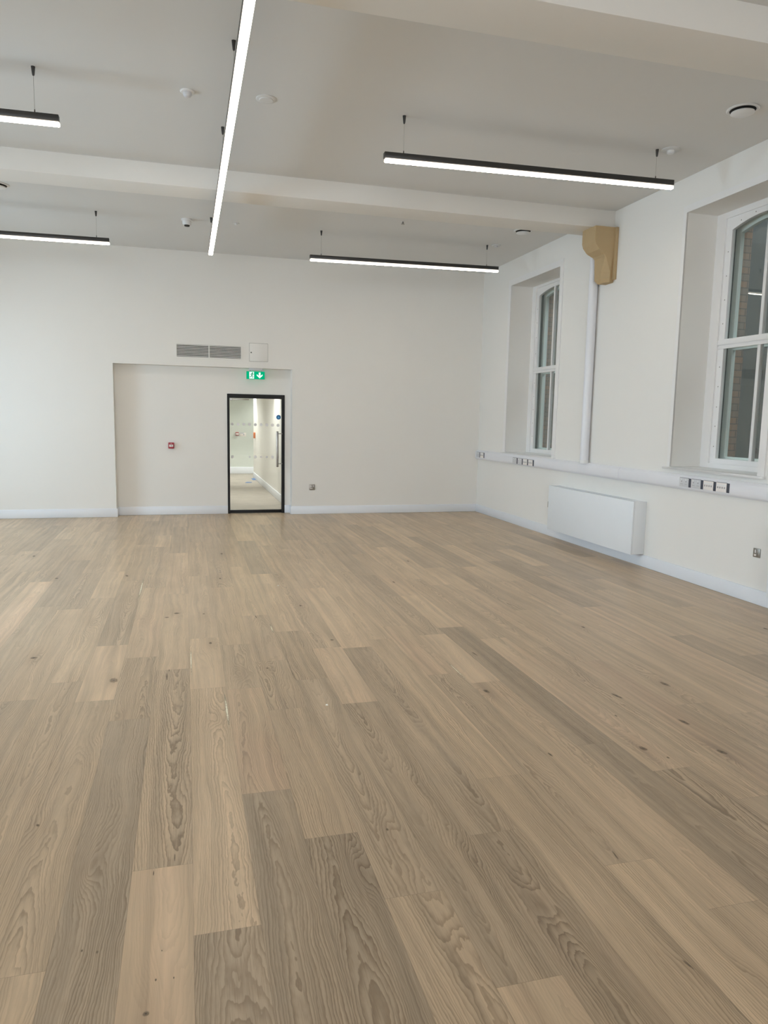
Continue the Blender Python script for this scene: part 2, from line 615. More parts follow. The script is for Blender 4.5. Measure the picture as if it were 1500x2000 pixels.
# ------------------------------------------------------------------ floor: every board laid where the photo shows it
PW = 0.2175
BOARDS = {  # column: (far end, tone, pink, grain, grey)
    -9: [(11.7, .84, 0, .6, .3), (9.55, 1.02, 0, .7, .2), (7.4, 1.03, .4, .6, 0)],
    -8: [(10.4, .97, 0, .6, .3), (8.3, 1.0, 0, .8, .1), (6.1, 1.0, .3, .7, 0)],
    -7: [(9.9, .93, 0, .6, .3), (7.76, 1.09, .8, .3, 0), (5.6, 1.0, 0, .9, .2)],
    -6: [(11.0, 1.02, 0, .5, .1), (8.85, .87, 0, .6, .5), (6.73, .97, 0, .8, .3)],
    -5: [(12.5, .92, 0, .4, .5), (10.27, 1.0, 0, .6, .2), (8.1, .95, 0, .8, .3), (6.6, 1.02, .1, .7, 0), (4.5, .97, 0, .8, .4)],
    -4: [(11.2, 1.0, 0, .6, .2), (9.09, 1.03, 0, .5, .1), (8.14, 1.07, 0, .5, 0), (6.96, 1.05, 0, .9, 0), (4.76, .97, 0, 1.0, .1), (2.6, .98, 0, .9, .1)],
    -3: [(9.8, .97, 0, .6, .2), (7.66, .95, .1, .8, .4), (5.48, 1.09, .35, .15, 0), (4.40, .99, 0, .8, .2), (2.20, 1.05, 0, .5, 0)],
    -2: [(12.6, .92, .3, .3, .2), (10.53, 1.1, 0, .3, 0), (9.6, 1.0, 0, .9, .2), (7.3, 1.04, .5, .5, 0), (5.16, .96, 0, .9, .2), (4.08, .90, 0, 1.1, .9)],
    -1: [(11.33, .90, 0, .4, .3), (9.14, 1.04, .2, .4, 0), (7.0, 1.03, 0, .7, 0), (4.86, .98, 0, 1.2, .3), (2.65, 1.05, .5, .2, 0)],
    0: [(12.6, .95, 0, .4, .3), (9.9, 1.0, 0, .7, .1), (7.76, .98, .1, .4, .2), (5.53, 1.09, 0, .4, 0), (4.47, 1.07, 0, .8, 0), (2.25, .90, 0, 1.4, .6)],
    1: [(10.71, .93, 0, .3, .3), (8.55, 1.0, 0, .8, .2), (7.2, 1.02, 0, .7, 0), (5.32, .97, 0, .9, .3), (4.42, .98, .8, .7, 0), (3.12, .82, 0, 1.1, .7)],
    2: [(11.4, 1.0, 0, .5, .2), (8.18, 1.06, 0, .4, 0), (6.1, .95, .3, .6, .3), (4.9, .97, 0, 1.0, .3), (4.04, .95, .1, 1.0, .2), (2.71, .80, 0, 1.3, .8)],
    3: [(12.1, 1.10, 0, .4, 0), (9.9, .90, 0, .5, .6), (7.75, 1.04, 0, .6, .1), (5.58, .92, 0, 1.3, .1), (4.49, .97, 0, .9, .5), (2.28, .95, 0, .9, .2)],
    4: [(12.5, 1.05, 0, .6, 0), (9.5, 1.05, 0, 1.3, 0), (7.35, 1.01, 0, .7, .2), (5.11, 1.08, .4, .4, 0), (4.04, .86, 0, 1.2, .4), (1.81, 1.0, .8, .5, 0)],
    5: [(11.4, .98, 0, .6, .3), (9.2, .98, 0, .7, .2), (7.0, 1.10, .2, .3, 0), (5.07, .87, .2, 1.1, .4), (2.58, .78, .4, 1.2, .3)],
    6: [(12.2, .88, 0, .5, .5), (9.89, .98, .1, .7, .2), (8.49, 1.02, 0, .6, 0), (5.23, 1.05, 0, 1.0, 0), (3.01, .98, 0, 1.0, .1)],
    7: [(9.8, 1.0, 0, .8, .1), (7.7, 1.0, 0, .7, .1), (5.56, 1.0, .7, .5, 0), (4.4, .97, 0, 1.0, .2), (2.27, 1.07, 0, .9, 0)],
    8: [(11.8, .96, 0, .5, .2), (9.59, .90, 0, .9, .3), (7.48, .84, 0, .8, .4), (6.52, .94, 0, .8, .3), (5.27, 1.08, .1, .25, 0), (4.20, 1.01, .2, .9, 0), (1.96, .95, 0, .8, .1)],
    9: [(10.9, .86, 0, .4, .3), (8.70, 1.0, .2, .7, 0), (6.53, 1.12, 0, .5, 0), (5.43, .84, 0, 1.3, .5), (3.23, .76, 0, .8, .3)],
    10: [(11.5, .97, 0, .5, .1), (9.4, 1.0, 0, .7, 0), (7.2, 1.0, 0, 1.0, 0), (5.08, 1.06, .5, .5, 0), (2.89, .92, 0, 1.2, .2)],
    11: [(11.2, .87, 0, .5, .2), (9.14, 1.04, 0, .4, 0), (6.9, 1.0, 0, .9, .1), (4.79, .98, .1, 1.0, 0), (2.57, .89, 0, 1.0, .1)],
    12: [(9.9, .88, 0, .8, .3), (7.75, 1.05, 0, .4, 0), (6.64, 1.0, .4, .6, 0), (4.43, .93, .7, .8, 0)],
    13: [(11.26, 1.05, 0, .4, 0), (9.1, .97, 0, .7, .1), (7.7, .96, 0, 1.2, .2), (5.82, 1.0, 0, .7, 0), (3.59, .97, 0, 1.0, .2)],
    14: [(9.9, .84, 0, .5, .3), (7.73, 1.01, .1, .5, 0), (5.6, 1.02, 0, .6, 0)],
    15: [(11.0, .95, 0, .5, .2), (9.15, 1.09, 0, .5, 0), (6.95, 1.0, .2, .5, 0), (4.8, .98, 0, .7, 0)],
    16: [(10.2, .95, 0, .6, .1), (7.99, .79, 0, .7, .2), (5.80, 1.03, .5, .3, 0), (3.6, .97, 0, .7, 0)],
    17: [(9.3, .90, 0, .6, .3), (7.1, .98, 0, .5, 0), (4.84, .82, 0, .5, .2)],
    18: [(11.0, .93, 0, .5, .2), (8.72, 1.10, 0, .4, 0), (7.64, .95, 0, .6, .3), (6.4, 1.0, 0, .6, 0), (4.30, .80, .2, .4, .1)],
    19: [(9.0, .85, .2, .4, .5), (6.87, 1.02, 0, .5, 0), (4.7, 1.0, 0, .5, 0)],
    20: [(10.0, .97, 0, .5, .2), (7.8, .88, 0, .5, .2), (5.63, 1.0, 0, .5, 0)],
}


def build_floor():
    rng = random.Random(11)
    bm = bmesh.new()
    l_uv = bm.loops.layers.uv.new('board')
    l_ends = bm.loops.layers.uv.new('ends')
    l_look = bm.loops.layers.float_color.new('look')
    l_heart = bm.loops.layers.float_color.new('heart')
    l_swirl = bm.loops.layers.float_color.new('swirl')
    knots = [(-.467, 4.731, .050, .085, .1), (.152, 5.395, .024, .05, 0), (-.611, 3.06, .014, .026, .5), (2.989, 3.918, .035, .09, .1),
             (2.658, 2.991, .032, .065, .3), (2.278, 3.12, .035, .06, .2), (2.34, 2.999, .012, .022, 0), (1.793, 4.05, .032, .07, .1),
             (-.1, 6.293, .05, .05, .2), (-.177, 6.177, .04, .03, 0), (.32, 7.6, .022, .06, 0), (.971, 6.347, .022, .05, 0),
             (3.153, 5.213, .022, .06, 0), (2.539, 8.167, .022, .07, 0), (2.061, 7.112, .02, .08, 0), (.505, 4.759, .018, .03, 0),
             (-.143, 4.728, .009, .14, .03), (-.132, 4.85, .006, .05, 0), (1.6, 2.32, .008, .06, -.15), (-.098, 2.205, .005, .009, 0),
             (-.112, 2.084, .006, .012, 0), (-.134, 1.961, .020, .02, 0), (-.06, 2.08, .005, .010, 0), (-.341, 2.264, .008, .014, 0), (-.294, 2.246, .009, .016, 0),
             (2.38, 3.53, .012, .028, 0), (2.713, 3.367, .03, .09, .15), (1.767, 3.165, .014, .05, .1), (.777, 2.701, .012, .02, 0),
             (1.496, 1.751, .010, .05, .2), (-1.037, 5.299, .045, .045, .1), (.548, 6.049, .010, .10, .05), (.123, 6.232, .02, .03, 0),
             (4.656, 4.864, .03, .05, 0), (1.05, 5.288, .028, .035, 0), (-.14, 2.62, .004, .035, 0), (-.066, 2.70, .005, .06, 0),
             (2.56, 3.80, .025, .10, .2), (-.62, 7.9, .03, .09, .2), (-1.3, 7.9, .03, .06, 0), (-1.75, 9.2, .03, .08, 0), (.40, 9.0, .03, .07, 0), (2.0, 4.75, .012, .09, .1)]
    y_top, y_bot = 12.83, YR
    c0, c1 = int(math.floor(XL / PW)), int(math.ceil(W / PW))
    for c in range(c0, c1):
        xa, xb = max(c * PW, XL), min((c + 1) * PW, W)
        spec = list(BOARDS.get(c, []))

        def rnd():
            t = rng.choice([.9, .97, 1.0, 1.0, 1.03, 1.07])
            return (t, rng.choice([0, 0, 0, .3]), rng.uniform(.4, .9), rng.choice([0, 0, .2, .4]))
        if spec:
            y = spec[0][0]
            while y < y_top:
                y += rng.choice([2.2, 2.2, 1.08])
                spec.insert(0, (y, *rnd()))
            y = spec[-1][0]
        else:
            y = y_top + rng.uniform(0, 2.0)
            spec = [(y, *rnd())]
        while y > y_bot:
            y -= 2.2
            spec.append((y, *rnd()))
        xm = (c + .5) * PW
        for i in range(len(spec) - 1):
            ya, yb = spec[i][0], spec[i + 1][0]
            lo, hi = max(yb, y_bot), min(ya, y_top)
            if hi - lo < 0.01:
                continue
            _, tone, pink, grain, grey = spec[i]
            seed = rng.random()
            heart = (rng.uniform(-.06, .06), rng.uniform(.02, .07), rng.choice([-1, 1]) * rng.uniform(.012, .05), grey)
            if rng.random() < .28:      # straight-grained board
                heart = (rng.choice([-1, 1]) * rng.uniform(.2, .3), .08, rng.uniform(-.004, .004), grey)
            swirl = (rng.uniform(-.07, .07), rng.uniform(-.9, .9), rng.choice([0, .5, .8, 1.0]) * min(1, grain + .2), 0.0)
            for k in knots:
                if xa - .02 < k[0] < xb + .02 and lo < k[1] < hi and k[3] > .018:
                    swirl = (k[0] - xm, k[1] - (ya + yb) / 2, min(1.6, k[2] / .022), 1.0)
                    break
            vs = [bm.verts.new((xa, lo, 0)), bm.verts.new((xb, lo, 0)), bm.verts.new((xb, hi, 0)), bm.verts.new((xa, hi, 0))]
            f = bm.faces.new(vs)
            for lp in f.loops:
                x, yy = lp.vert.co.x, lp.vert.co.y
                lp[l_uv].uv = (x - xm, yy - (ya + yb) / 2)
                lp[l_ends].uv = (ya - yy, yy - yb)
                lp[l_look] = (tone, pink, grain, seed)
                lp[l_heart] = heart
                lp[l_swirl] = swirl

    def inlay(x, y, rx, ry, ang, idx, n=20):
        z = 0.0006
        ctr = bm.verts.new((x, y, z))
        ring, uvs = [], []
        for i in range(n):
            a = 2 * math.pi * i / n
            ex, ey = rx * math.cos(a), ry * math.sin(a)
            ring.append(bm.verts.new((x + ex * math.cos(ang) - ey * math.sin(ang), y + ex * math.sin(ang) + ey * math.cos(ang), z)))
            uvs.append((1.3 * math.cos(a), 1.3 * math.sin(a)))
        for i in range(n):
            j = (i + 1) % n
            f = bm.faces.new((ctr, ring[i], ring[j]))
            f.material_index = idx
            for lp, q in zip(f.loops, ((0, 0), uvs[i], uvs[j])):
                lp[l_uv].uv = q
    for k in knots:
        inlay(k[0], k[1], k[2] * .85, k[3] * .85, k[4], 1)
    for k in [(.203, 4.1, .014, .42, 0), (-.444, 7.3, .013, .75, 0), (.010, 5.02, .008, .5, 0), (1.744, 4.45, .009, .32, 0), (.638, 5.68, .010, .22, 0)]:
        inlay(*k, 2)
    me = bpy.data.meshes.new('floor')
    bm.to_mesh(me)
    bm.free()
    for k in ('oak', 'knot', 'sap'):
        me.materials.append(M[k])
    o = bpy.data.objects.new('floor', me)
    COL.objects.link(o)
    return tag(o, 'wide oak board floor of mixed pale and brown tones across the whole room', 'floor', kind='structure')


build_floor()


# ------------------------------------------------------------------ room shell
def struct(name, mb, m, label, cat):
    return tag(mb.build(name, m), label, cat, kind='structure')


DX0, DX1, DZ = 0.681, 1.660, 2.058      # door frame outline
RX0, RX1, RZ = -1.118, 1.762, 2.487     # door recess
mb = MB()
mb.plate([(XL - .3, 0), (RX0, 0), (RX0, RZ), (RX1, RZ), (RX1, 0), (W + .9, 0), (W + .9, C + .2), (XL - .3, C + .2)], [], 'y', D, REC)
mb.plate([(XL - .3, 0), (DX0, 0), (DX0, DZ), (DX1, DZ), (DX1, 0), (W + .9, 0), (W + .9, C + .2), (XL - .3, C + .2)], [], 'y', REC, REC + .16)
struct('wall_back', mb, M['wall'], 'plain white end wall with a shallow recess holding the glass door', 'wall')

W1 = dict(y0=9.74, y1=11.38, z0=1.165, z1=3.895, g0=10.06, g1=11.17, mull=10.655, zb=1.236, ra=2.487, rb=2.573, spring=3.725, apex=3.80)
W2 = dict(y0=5.70, y1=7.00, z0=1.210, z1=3.930, g0=5.84, g1=6.78, mull=6.268, zb=1.320, ra=2.512, rb=2.604, spring=3.738, apex=3.812)
OPEN = [rect(w['y0'], w['y1'], w['z0'], w['z1']) for w in (W1, W2)]
mb = MB()
mb.plate(rect(YR - .2, D + .1, -.1, C + .2), OPEN, 'x', W, W + .62)
struct('wall_right', mb, M['wall'], 'white side wall with two deep window openings above the trunking', 'wall')
mb = MB()
mb.plate(rect(YR - .2, D + .5, -.1, C + .2), OPEN, 'x', W + .622, W + .85)
struct('wall_outer', mb, M['brick'], 'brown brick outer face of the window wall seen through the panes', 'wall')

LOPEN = [rect(a, b, .75, 2.75) for a, b in LEFT_WIN]
mb = MB()
mb.plate(rect(YR - .2, D + .1, -.1, C + .2), LOPEN, 'x', XL - .5, XL)
struct('wall_left', mb, M['wall'], 'white left wall with tall window openings', 'wall')
ROPEN = [rect(a, b, 1.2, 3.9) for a, b in REAR_FILL_OPEN]
mb = MB()
mb.plate(rect(XL - .5, W + .6, -.1, C + .2), ROPEN, 'y', YR - .5, YR)
struct('wall_front', mb, M['wall'], 'white wall behind the camera with tall openings added for fill light', 'wall')
mb = MB()
mb.box(XL - .5, W + .85, YR - .5, D + .4, C, C + .2)
struct('ceiling', mb, M['ceiling'], 'high flat white ceiling crossed by two shallow beams', 'ceiling')
for i, (a, b, t) in enumerate([(8.40, 8.82, 'white ceiling beam resting on the buff corbel'), (4.16, 4.59, 'white ceiling beam crossing the top right corner of the view')]):
    mb = MB()
    mb.box(XL, W, a, b, 4.092, C + .01, .006, 2)
    struct('trim_%d' % (i + 1), mb, M['wall'], t, 'beam')


def skirting(name, x0, x1, y0, y1, label, h=.142):
    """profiled board along x or y with a bevelled top and a bead of sealant at the floor"""
    m = MB()
    m.box(x0, x1, y0, y1, .002, h, .006, 2)
    return m


mb = MB()
mb.box(XL, RX0 + .012, D - .018, D - .0005, .001, .142, .005)
mb.box(RX1 - .012, W, D - .018, D - .0005, .001, .142, .005)
mb.box(RX0, DX0 - .0, REC - .018, REC, .001, .142, .005)
mb.box(DX1, RX1, REC - .018, REC, .001, .142, .005)
mb.box(RX0, RX0 + .018, D - .018, REC - .001, .001, .142, .005)
mb.box(RX1 - .018, RX1, D - .018, REC - .001, .001, .142, .005)
struct('baseboard_back', mb, M['trim'], 'white skirting board along the end wall and into the door recess', 'baseboard')
mb = MB()
mb.box(W - .02, W, YR, D - .019, .001, .142, .005)
struct('baseboard_right', mb, M['trim'], 'white skirting board along the window wall under the radiator cover', 'baseboard')
mb = MB()
mb.box(XL, XL + .02, YR, D - .019, .001, .142, .005)
struct('baseboard_left', mb, M['trim'], 'white skirting board along the left wall', 'baseboard')

# added enclosure outside the right-hand windows blocks sky light; darkness is painted on
mb = MB()
mb.box(W + 3.4, W + 3.6, YR - .5, D + 4, -1.0, 6.0)
mb.box(W + .86, W + 3.6, D + 3.8, D + 4.0, -1.0, 6.0)
mb.box(W + .86, W + 3.6, YR - .7, YR - .5, -1.0, 6.0)
mb.box(W + .86, W + 3.6, YR - .7, D + 4, 6.0, 6.2)
mb.box(W + .86, W + 3.6, YR - .7, D + 4, -1.2, -1.0)
mb.box(W + .62, W + .9, D + .5, D + 4, -1.0, 6.0)
struct('wall_sky_block', mb, M['dark_outside'], 'added dark-painted enclosure shutting out the sky beyond the right-hand windows', 'wall')


# ------------------------------------------------------------------ windows
def arch(g0, g1, zb, spring, apex, n=18):
    """outline of a pane with a segmental head"""
    pts = [(g0, zb), (g1, zb), (g1, spring)]
    half, rise = (g1 - g0) / 2, apex - spring
    rad = (half * half + rise * rise) / (2 * rise)
    cyy, czz = (g0 + g1) / 2, apex - rad
    a0 = math.asin(half / rad)
    for i in range(1, n):
        a = a0 - 2 * a0 * i / n
        pts.append((cyy + rad * math.sin(a), czz + rad * math.cos(a)))
    pts.append((g0, spring))
    return pts


def arch_z(w, y):
    half, rise = (w['g1'] - w['g0']) / 2, w['apex'] - w['spring']
    rad = (half * half + rise * rise) / (2 * rise)
    t = y - (w['g0'] + w['g1']) / 2
    return w['apex'] - rad + math.sqrt(rad * rad - t * t)


FX = W + .395                            # front plane of the inner glazing


def window(name, w, label, bead_near, bead_far, bead_top, screws):
    r = thing(name, label, 'window', (FX, (w['y0'] + w['y1']) / 2, w['z0']))
    r['kind'] = 'structure'
    y0, y1, z0, z1, g0, g1 = (w[k] for k in ('y0', 'y1', 'z0', 'z1', 'g0', 'g1'))
    m = MB()                             # plaster bead round the opening
    m.plate([(y0 - bead_near, z0 - .005), (y0, z0 - .005), (y0, z1), (y1, z1), (y1, z0 - .005), (y1 + bead_far, z0 - .005), (y1 + bead_far, z1 + bead_top), (y0 - bead_near, z1 + bead_top)], [], 'x', W - .012, W + .004)
    m.build('architrave', M['frame_white'], r)
    m = MB()                             # box lining that fills the opening
    b0, b1, bt = g0 - .085, g1 + .085, w['apex'] + .055
    m.plate([(y0, z0), (y1, z0), (y1, z1), (y0, z1)], [rect(b0, b1, w['zb'] - .055, bt)], 'x', FX - .012, FX + .23)
    m.build('box_frame', M['frame_white'], r)
    m = MB()                             # inner glazing frame with arched head and meeting rail
    up = arch(g0, g1, w['rb'], w['spring'], w['apex'])
    lo = rect(g0, g1, w['zb'], w['ra'])
    m.plate(rect(b0, b1, w['zb'] - .055, bt), [up, lo], 'x', FX + .006, FX + .046)
    m.build('glazing_frame', M['frame_white'], r)
    m = MB()                             # raised step inside the frame edge and on the rail
    m.box(FX - .004, FX + .008, b0, b1, w['ra'] - .012, w['ra'] + .02, .003)
    m.box(FX - .006, FX + .008, b0 - .004, b1 + .004, w['ra'] + .032, w['rb'] - .006, .003)
    m.build('meeting_rail', M['frame_white'], r)
    for za, zb_ in ((w['rb'] - .004, arch_z(w, w['mull']) + .004), (w['zb'] - .004, w['ra'] + .004)):
        MB().box(FX + .004, FX + .048, w['mull'] - .021, w['mull'] + .021, za, zb_, .004).build('mullion', M['frame_white'], r)
    MB().plate(up, [], 'x', FX + .024, FX + .028).build('glass_pane', M['glass'], r)
    MB().plate(lo, [], 'x', FX + .024, FX + .028).build('glass_pane', M['glass'], r)
    for ya_, yb_ in ((b1 - .005, b1 - .0005), (b0 + .0005, b0 + .005)):
        MB().box(FX + .047, FX + .129, ya_, yb_, w['zb'] - .05, bt - .003).build('gap_strip', M['spacer'], r)
    # outer sliding sash behind it
    m = MB()
    s0, s1 = g0 - .03, g1 + .055
    su = arch(s0 + .04, s1 - .04, w['rb'] + .02, w['spring'] - .02, w['apex'] - .02)
    sl = rect(s0 + .04, s1 - .04, w['zb'] + .02, w['ra'] - .02)
    m.plate(rect(b0 + .002, b1 - .002, w['zb'] - .053, bt - .002), [su, sl], 'x', FX + .13, FX + .175)
    m.build('outer_sash', M['sash_green'], r)
    for za, zb_ in ((w['rb'] + .016, w['apex'] - .02), (w['zb'] + .016, w['ra'] - .016)):
        MB().box(FX + .13, FX + .175, w['mull'] - .026, w['mull'] + .010, za, zb_, .003).build('outer_mullion', M['sash_green'], r)
    MB().plate(su, [], 'x', FX + .152, FX + .156).build('outer_pane', M['glass'], r)
    MB().plate(sl, [], 'x', FX + .152, FX + .156).build('outer_pane', M['glass'], r)
    m = MB()                             # inner sill board with nosing
    m.box(W - .035, FX + .004, y0 + .002, y1 - .002, z0 - .022, z0 + .004, .004)
    m.box(W - .035, W + .002, y0 - bead_near - .01, y1 + bead_far + .06, z0 - .022, z0 + .004, .006)
    m.build('sill', M['frame_white'], r)
    for y, z in screws:
        MB().lathe([(.0065, 0), (.0065, -.002), (.004, -.004)], (FX + .0065, y, z), 'x', 12).build('screw', M['nickel'], r)
    return r


sc1 = [(W1['g1'] + .04, z) for z in (3.52, 3.30, 3.06, 2.80, 2.32, 2.10, 1.88, 1.66, 1.44)]
sc2 = [(W2['g1'] + .04, z) for z in (3.52, 3.27, 3.02, 2.77, 2.31, 2.10, 1.88, 1.67, 1.45)] + [(6.66, arch_z(W2, 6.66) + .035), (6.46, arch_z(W2, 6.46) + .035)]
window('window_1', W1, 'far sash window with arched head beside the white pipe', .095, .09, .09, sc1)
window('window_2', W2, 'near sash window with arched head cut by the right edge of the view', .085, .05, .07, sc2)
for i, (a, b) in enumerate(LEFT_WIN):
    r = thing('window_%d' % (i + 3), 'tall window in the left wall, %s' % ('nearest the end wall', 'in the middle', 'level with the camera')[i], 'window', (XL - .3, (a + b) / 2, 0.75))
    r['kind'] = 'structure'
    m = MB()
    mid = (a + b) / 2
    m.plate(rect(a, b, .75, 2.75), [rect(a + .08, mid - .02, .83, 1.72), rect(mid + .02, b - .08, .83, 1.72), rect(a + .08, mid - .02, 1.78, 2.67), rect(mid + .02, b - .08, 1.78, 2.67)], 'x', XL - .36, XL - .28)
    m.build('glazing_frame', M['frame_white'], r)
    MB().plate(rect(a + .07, b - .07, .82, 2.68), [], 'x', XL - .32, XL - .316).build('glass_pane', M['glass'], r)

# ------------------------------------------------------------------ glass door
r = thing('door_1', 'glass door in a slim black frame under the green exit sign', 'door', ((DX0 + DX1) / 2, REC, 0))
r['kind'] = 'structure'
m = MB()
m.plate([(DX0 + .001, .003), (DX0 + .001, DZ - .001), (DX1 - .001, DZ - .001), (DX1 - .001, .003), (DX1 - .050, .003), (DX1 - .050, 1.988), (DX0 + .040, 1.988), (DX0 + .040, .003)], [], 'y', REC - .012, REC + .07)
m.build('frame', M['black_metal'], r)
m = MB()
m.box(DX0 + .041, DX1 - .051, REC + .01, REC + .055, .006, .060, .003)
m.build('bottom_rail', M['black_metal'], r)
pane = MB().plate(rect(DX0 + .043, DX1 - .053, .058, 1.985), [], 'y', REC + .030, REC + .040).build('glass_pane', M['door_glass'], r)
m = MB()
for i in range(9):
    d = MB().lathe([(.026, 0), (.026, -.0008)], (.766 + .098 * i, REC + .029, 1.545 - .001 * i), 'y', 24).build('film_dot', M['dot'], pane)
for i in (0, 3, 4, 5, 6, 7, 8):
    rr_ = .026 if i in (0, 4, 7) else .017
    MB().lathe([(rr_, 0), (rr_, -.0008)], (.766 + .098 * i, REC + .029, .983), 'y', 24).build('film_dot', M['dot'], pane)
h = MB()
h.box(1.508, 1.546, REC - .075, REC - .045, .815, 1.435, .008, 3)
hd = h.build('pull_handle', M['steel'], r)
for z in (1.392, .873):
    MB().cone((1.527, REC - .048, z), (1.527, REC + .026, z), .010, .010, 16).build('standoff', M['steel'], hd)
    MB().box(1.527, 1.612, REC - .066, REC - .050, z - .008, z + .008, .003).build('bracket', M['steel'], hd)
m = MB()
m.box(DX0 + .085, 1.05, REC - .018, REC + .006, 1.957, 1.976, .004)
m.lathe([(.024, 0), (.024, -.03), (.019, -.034)], (DX0 + .068, REC + .02, 1.966), 'y', 24)
m.build('closer_arm', M['steel'], r)
sg = thing('door_sign', 'small round blue safety sticker stuck on the glass door', 'sign', (1.558, REC + .02, 1.64))
MB().lathe([(.040, 0), (.040, -.0012)], (1.558, REC + .029, 1.675), 'y', 36).build('disc', M['blue'], sg)
m = MB()
m.lathe([(.016, 0), (.016, -.0006)], (1.558, REC + .0277, 1.675), 'y', 24)
m.build('symbol', M['blue_light'], sg)


# ------------------------------------------------------------------ pendant lamps
def bar_lamp(x0, x1, y, zl, zr, caps, label, group='short pendant bar lamps'):
    r = thing('pendant_lamp', label, 'lamp', ((x0 + x1) / 2, y, min(zl, zr) - .04), group)
    k = (zr - zl) / (x1 - x0)
    m = MB()
    m.box(x0, x1, y - .029, y + .029, zl - .008, zl + .040, .003)
    m.shear_z(x0, k)
    m.build('housing', M['lamp_body'], r)
    m = MB()
    m.box(x0 + .004, x1 + .006, y - .026, y + .026, zl - .040, zl - .0085, .013, 4)
    m.shear_z(x0, k)
    m.build('diffuser', M['lamp'], r)
    for cx in caps:
        zt = zl + .040 + k * (cx - x0)
        MB().cone((cx, y, zt - .002), (cx, y, C - .05), .0013, .0013, 8).build('cable', M['wire'], r)
        MB().lathe([(.0045, 0), (.0045, .022), (.0025, .03)], (cx, y, zt - .001), 'z', 12).build('cable_grip', M['lamp_body'], r)
        MB().lathe([(.006, -.066), (.009, -.058), (.0155, 0)], (cx, y, C), 'z', 20).build('ceiling_cap', M['lamp_body'], r)
    return r


bar_lamp(1.702, 4.616, 6.46, 3.945, 3.998, (1.879, 4.423), 'black pendant bar lamp at upper right, nearer the camera, lit')
bar_lamp(1.728, 4.607, 10.58, 3.923, 3.963, (1.891, 4.419), 'black pendant bar lamp hanging before the far right corner, lit')
bar_lamp(-3.83, -.917, 6.46, 3.900, 3.930, (-3.65, -1.089), 'black pendant bar lamp at upper left, nearer the camera, cut by the left edge')
bar_lamp(-3.83, -.940, 10.58, 3.905, 3.932, (-3.65, -1.095), 'black pendant bar lamp at left, farther off, cut by the left edge')
# the long run
r = thing('pendant_lamp', 'very long pendant bar lamp running from overhead towards the end wall', 'lamp', (.366, 6.0, 3.88))
EX = .366
ya, yb = 3.5, 10.74
MB().box(EX - .030, EX + .030, ya, yb, 3.925, 3.968, .003).build('housing', M['lamp_body'], r)
MB().box(EX - .030, EX + .030, ya - .004, yb + .004, 3.888, 3.9245, .014, 4).build('diffuser', M['lamp'], r)
for cyy in (10.397, 7.209, 5.603, 3.99):
    MB().cone((EX, cyy, 3.966), (EX, cyy, C - .05), .0013, .0013, 8).build('cable', M['wire'], r)
    MB().lathe([(.006, -.066), (.009, -.058), (.0155, 0)], (EX, cyy, C), 'z', 20).build('ceiling_cap', M['lamp_body'], r)


# ------------------------------------------------------------------ ceiling devices
def round_vent(x, y, label):
    r = thing('ceiling_vent', label, 'vent', (x, y, C), 'round ceiling vents')
    MB().lathe([(.100, .0), (.128, .0), (.128, -.006), (.118, -.012), (.104, -.010)], (x, y, C - .0005), 'z', 48).build('rim', M['pvc_bright'], r)
    MB().lathe([(.103, -.002), (.103, -.0115)], (x, y, C), 'z', 40).build('throat', M['slot'], r)
    MB().lathe([(.070, -.022), (.092, -.026), (.094, -.034), (.080, -.042), (.02, -.045)], (x, y, C), 'z', 48).build('disc', M['pvc_bright'], r)
    MB().cone((x, y, C - .03), (x, y, C - .011), .012, .012, 12).build('stem', M['slot'], r)


round_vent(4.531, 5.458, 'round white ceiling vent near the window wall at upper right')
round_vent(4.55, 9.63, 'round white ceiling vent half hidden just beyond the beam at right')
round_vent(-2.08, 9.76, 'round white ceiling vent at the left edge beyond the beam')

r = thing('motion_sensor', 'small white domed sensor on the ceiling left of the long lamp', 'sensor', (.052, 6.538, C))
MB().lathe([(.058, 0), (.058, -.006), (.05, -.012)], (.052, 6.538, C), 'z', 36).build('base', M['pvc_bright'], r)
MB().lathe([(.034, -.011), (.034, -.03), (.026, -.043), (.01, -.05)], (.052, 6.538, C), 'z', 32).build('lens', M['grey_plate'], r)
r = thing('ceiling_speaker', 'flat round white cover on the ceiling right of the long lamp', 'cover', (.686, 6.486, C))
MB().lathe([(.085, 0), (.085, -.004), (.078, -.008)], (.686, 6.486, C), 'z', 40).build('rim', M['ceiling'], r)
MB().lathe([(.058, -.0075), (.055, -.014), (.02, -.016)], (.686, 6.486, C), 'z', 36).build('cover', M['ceiling'], r)
r = thing('smoke_detector', 'white smoke detector by the right end of the nearer right lamp', 'detector', (4.545, 6.42, C))
MB().lathe([(.088, 0), (.088, -.007), (.08, -.012)], (4.545, 6.42, C), 'z', 40).build('base', M['ceiling'], r)
MB().lathe([(.036, -.0115), (.034, -.034), (.024, -.042)], (4.545, 6.42, C), 'z', 32).build('head', M['pvc_bright'], r)
r = thing('smoke_detector', 'deep white smoke detector with dark tip left of the long lamp end', 'detector', (.054, 10.588, C))
MB().lathe([(.075, 0), (.075, -.02), (.066, -.026)], (.054, 10.588, C), 'z', 36).build('base', M['pvc_bright'], r)
MB().lathe([(.058, -.025), (.058, -.066), (.05, -.078)], (.054, 10.588, C), 'z', 36).build('head', M['pvc_bright'], r)
MB().lathe([(.036, -.077), (.034, -.092)], (.054, 10.588, C), 'z', 28).build('sounder', M['slot'], r)
r = thing('ceiling_sensor', 'tiny white sensor on the ceiling just right of the long lamp end', 'sensor', (.705, 10.578, C))
MB().lathe([(.045, 0), (.045, -.006)], (.705, 10.578, C), 'z', 28).build('base', M['ceiling'], r)
MB().lathe([(.02, -.0055), (.017, -.022)], (.705, 10.578, C), 'z', 20).build('lens', M['pvc_bright'], r)
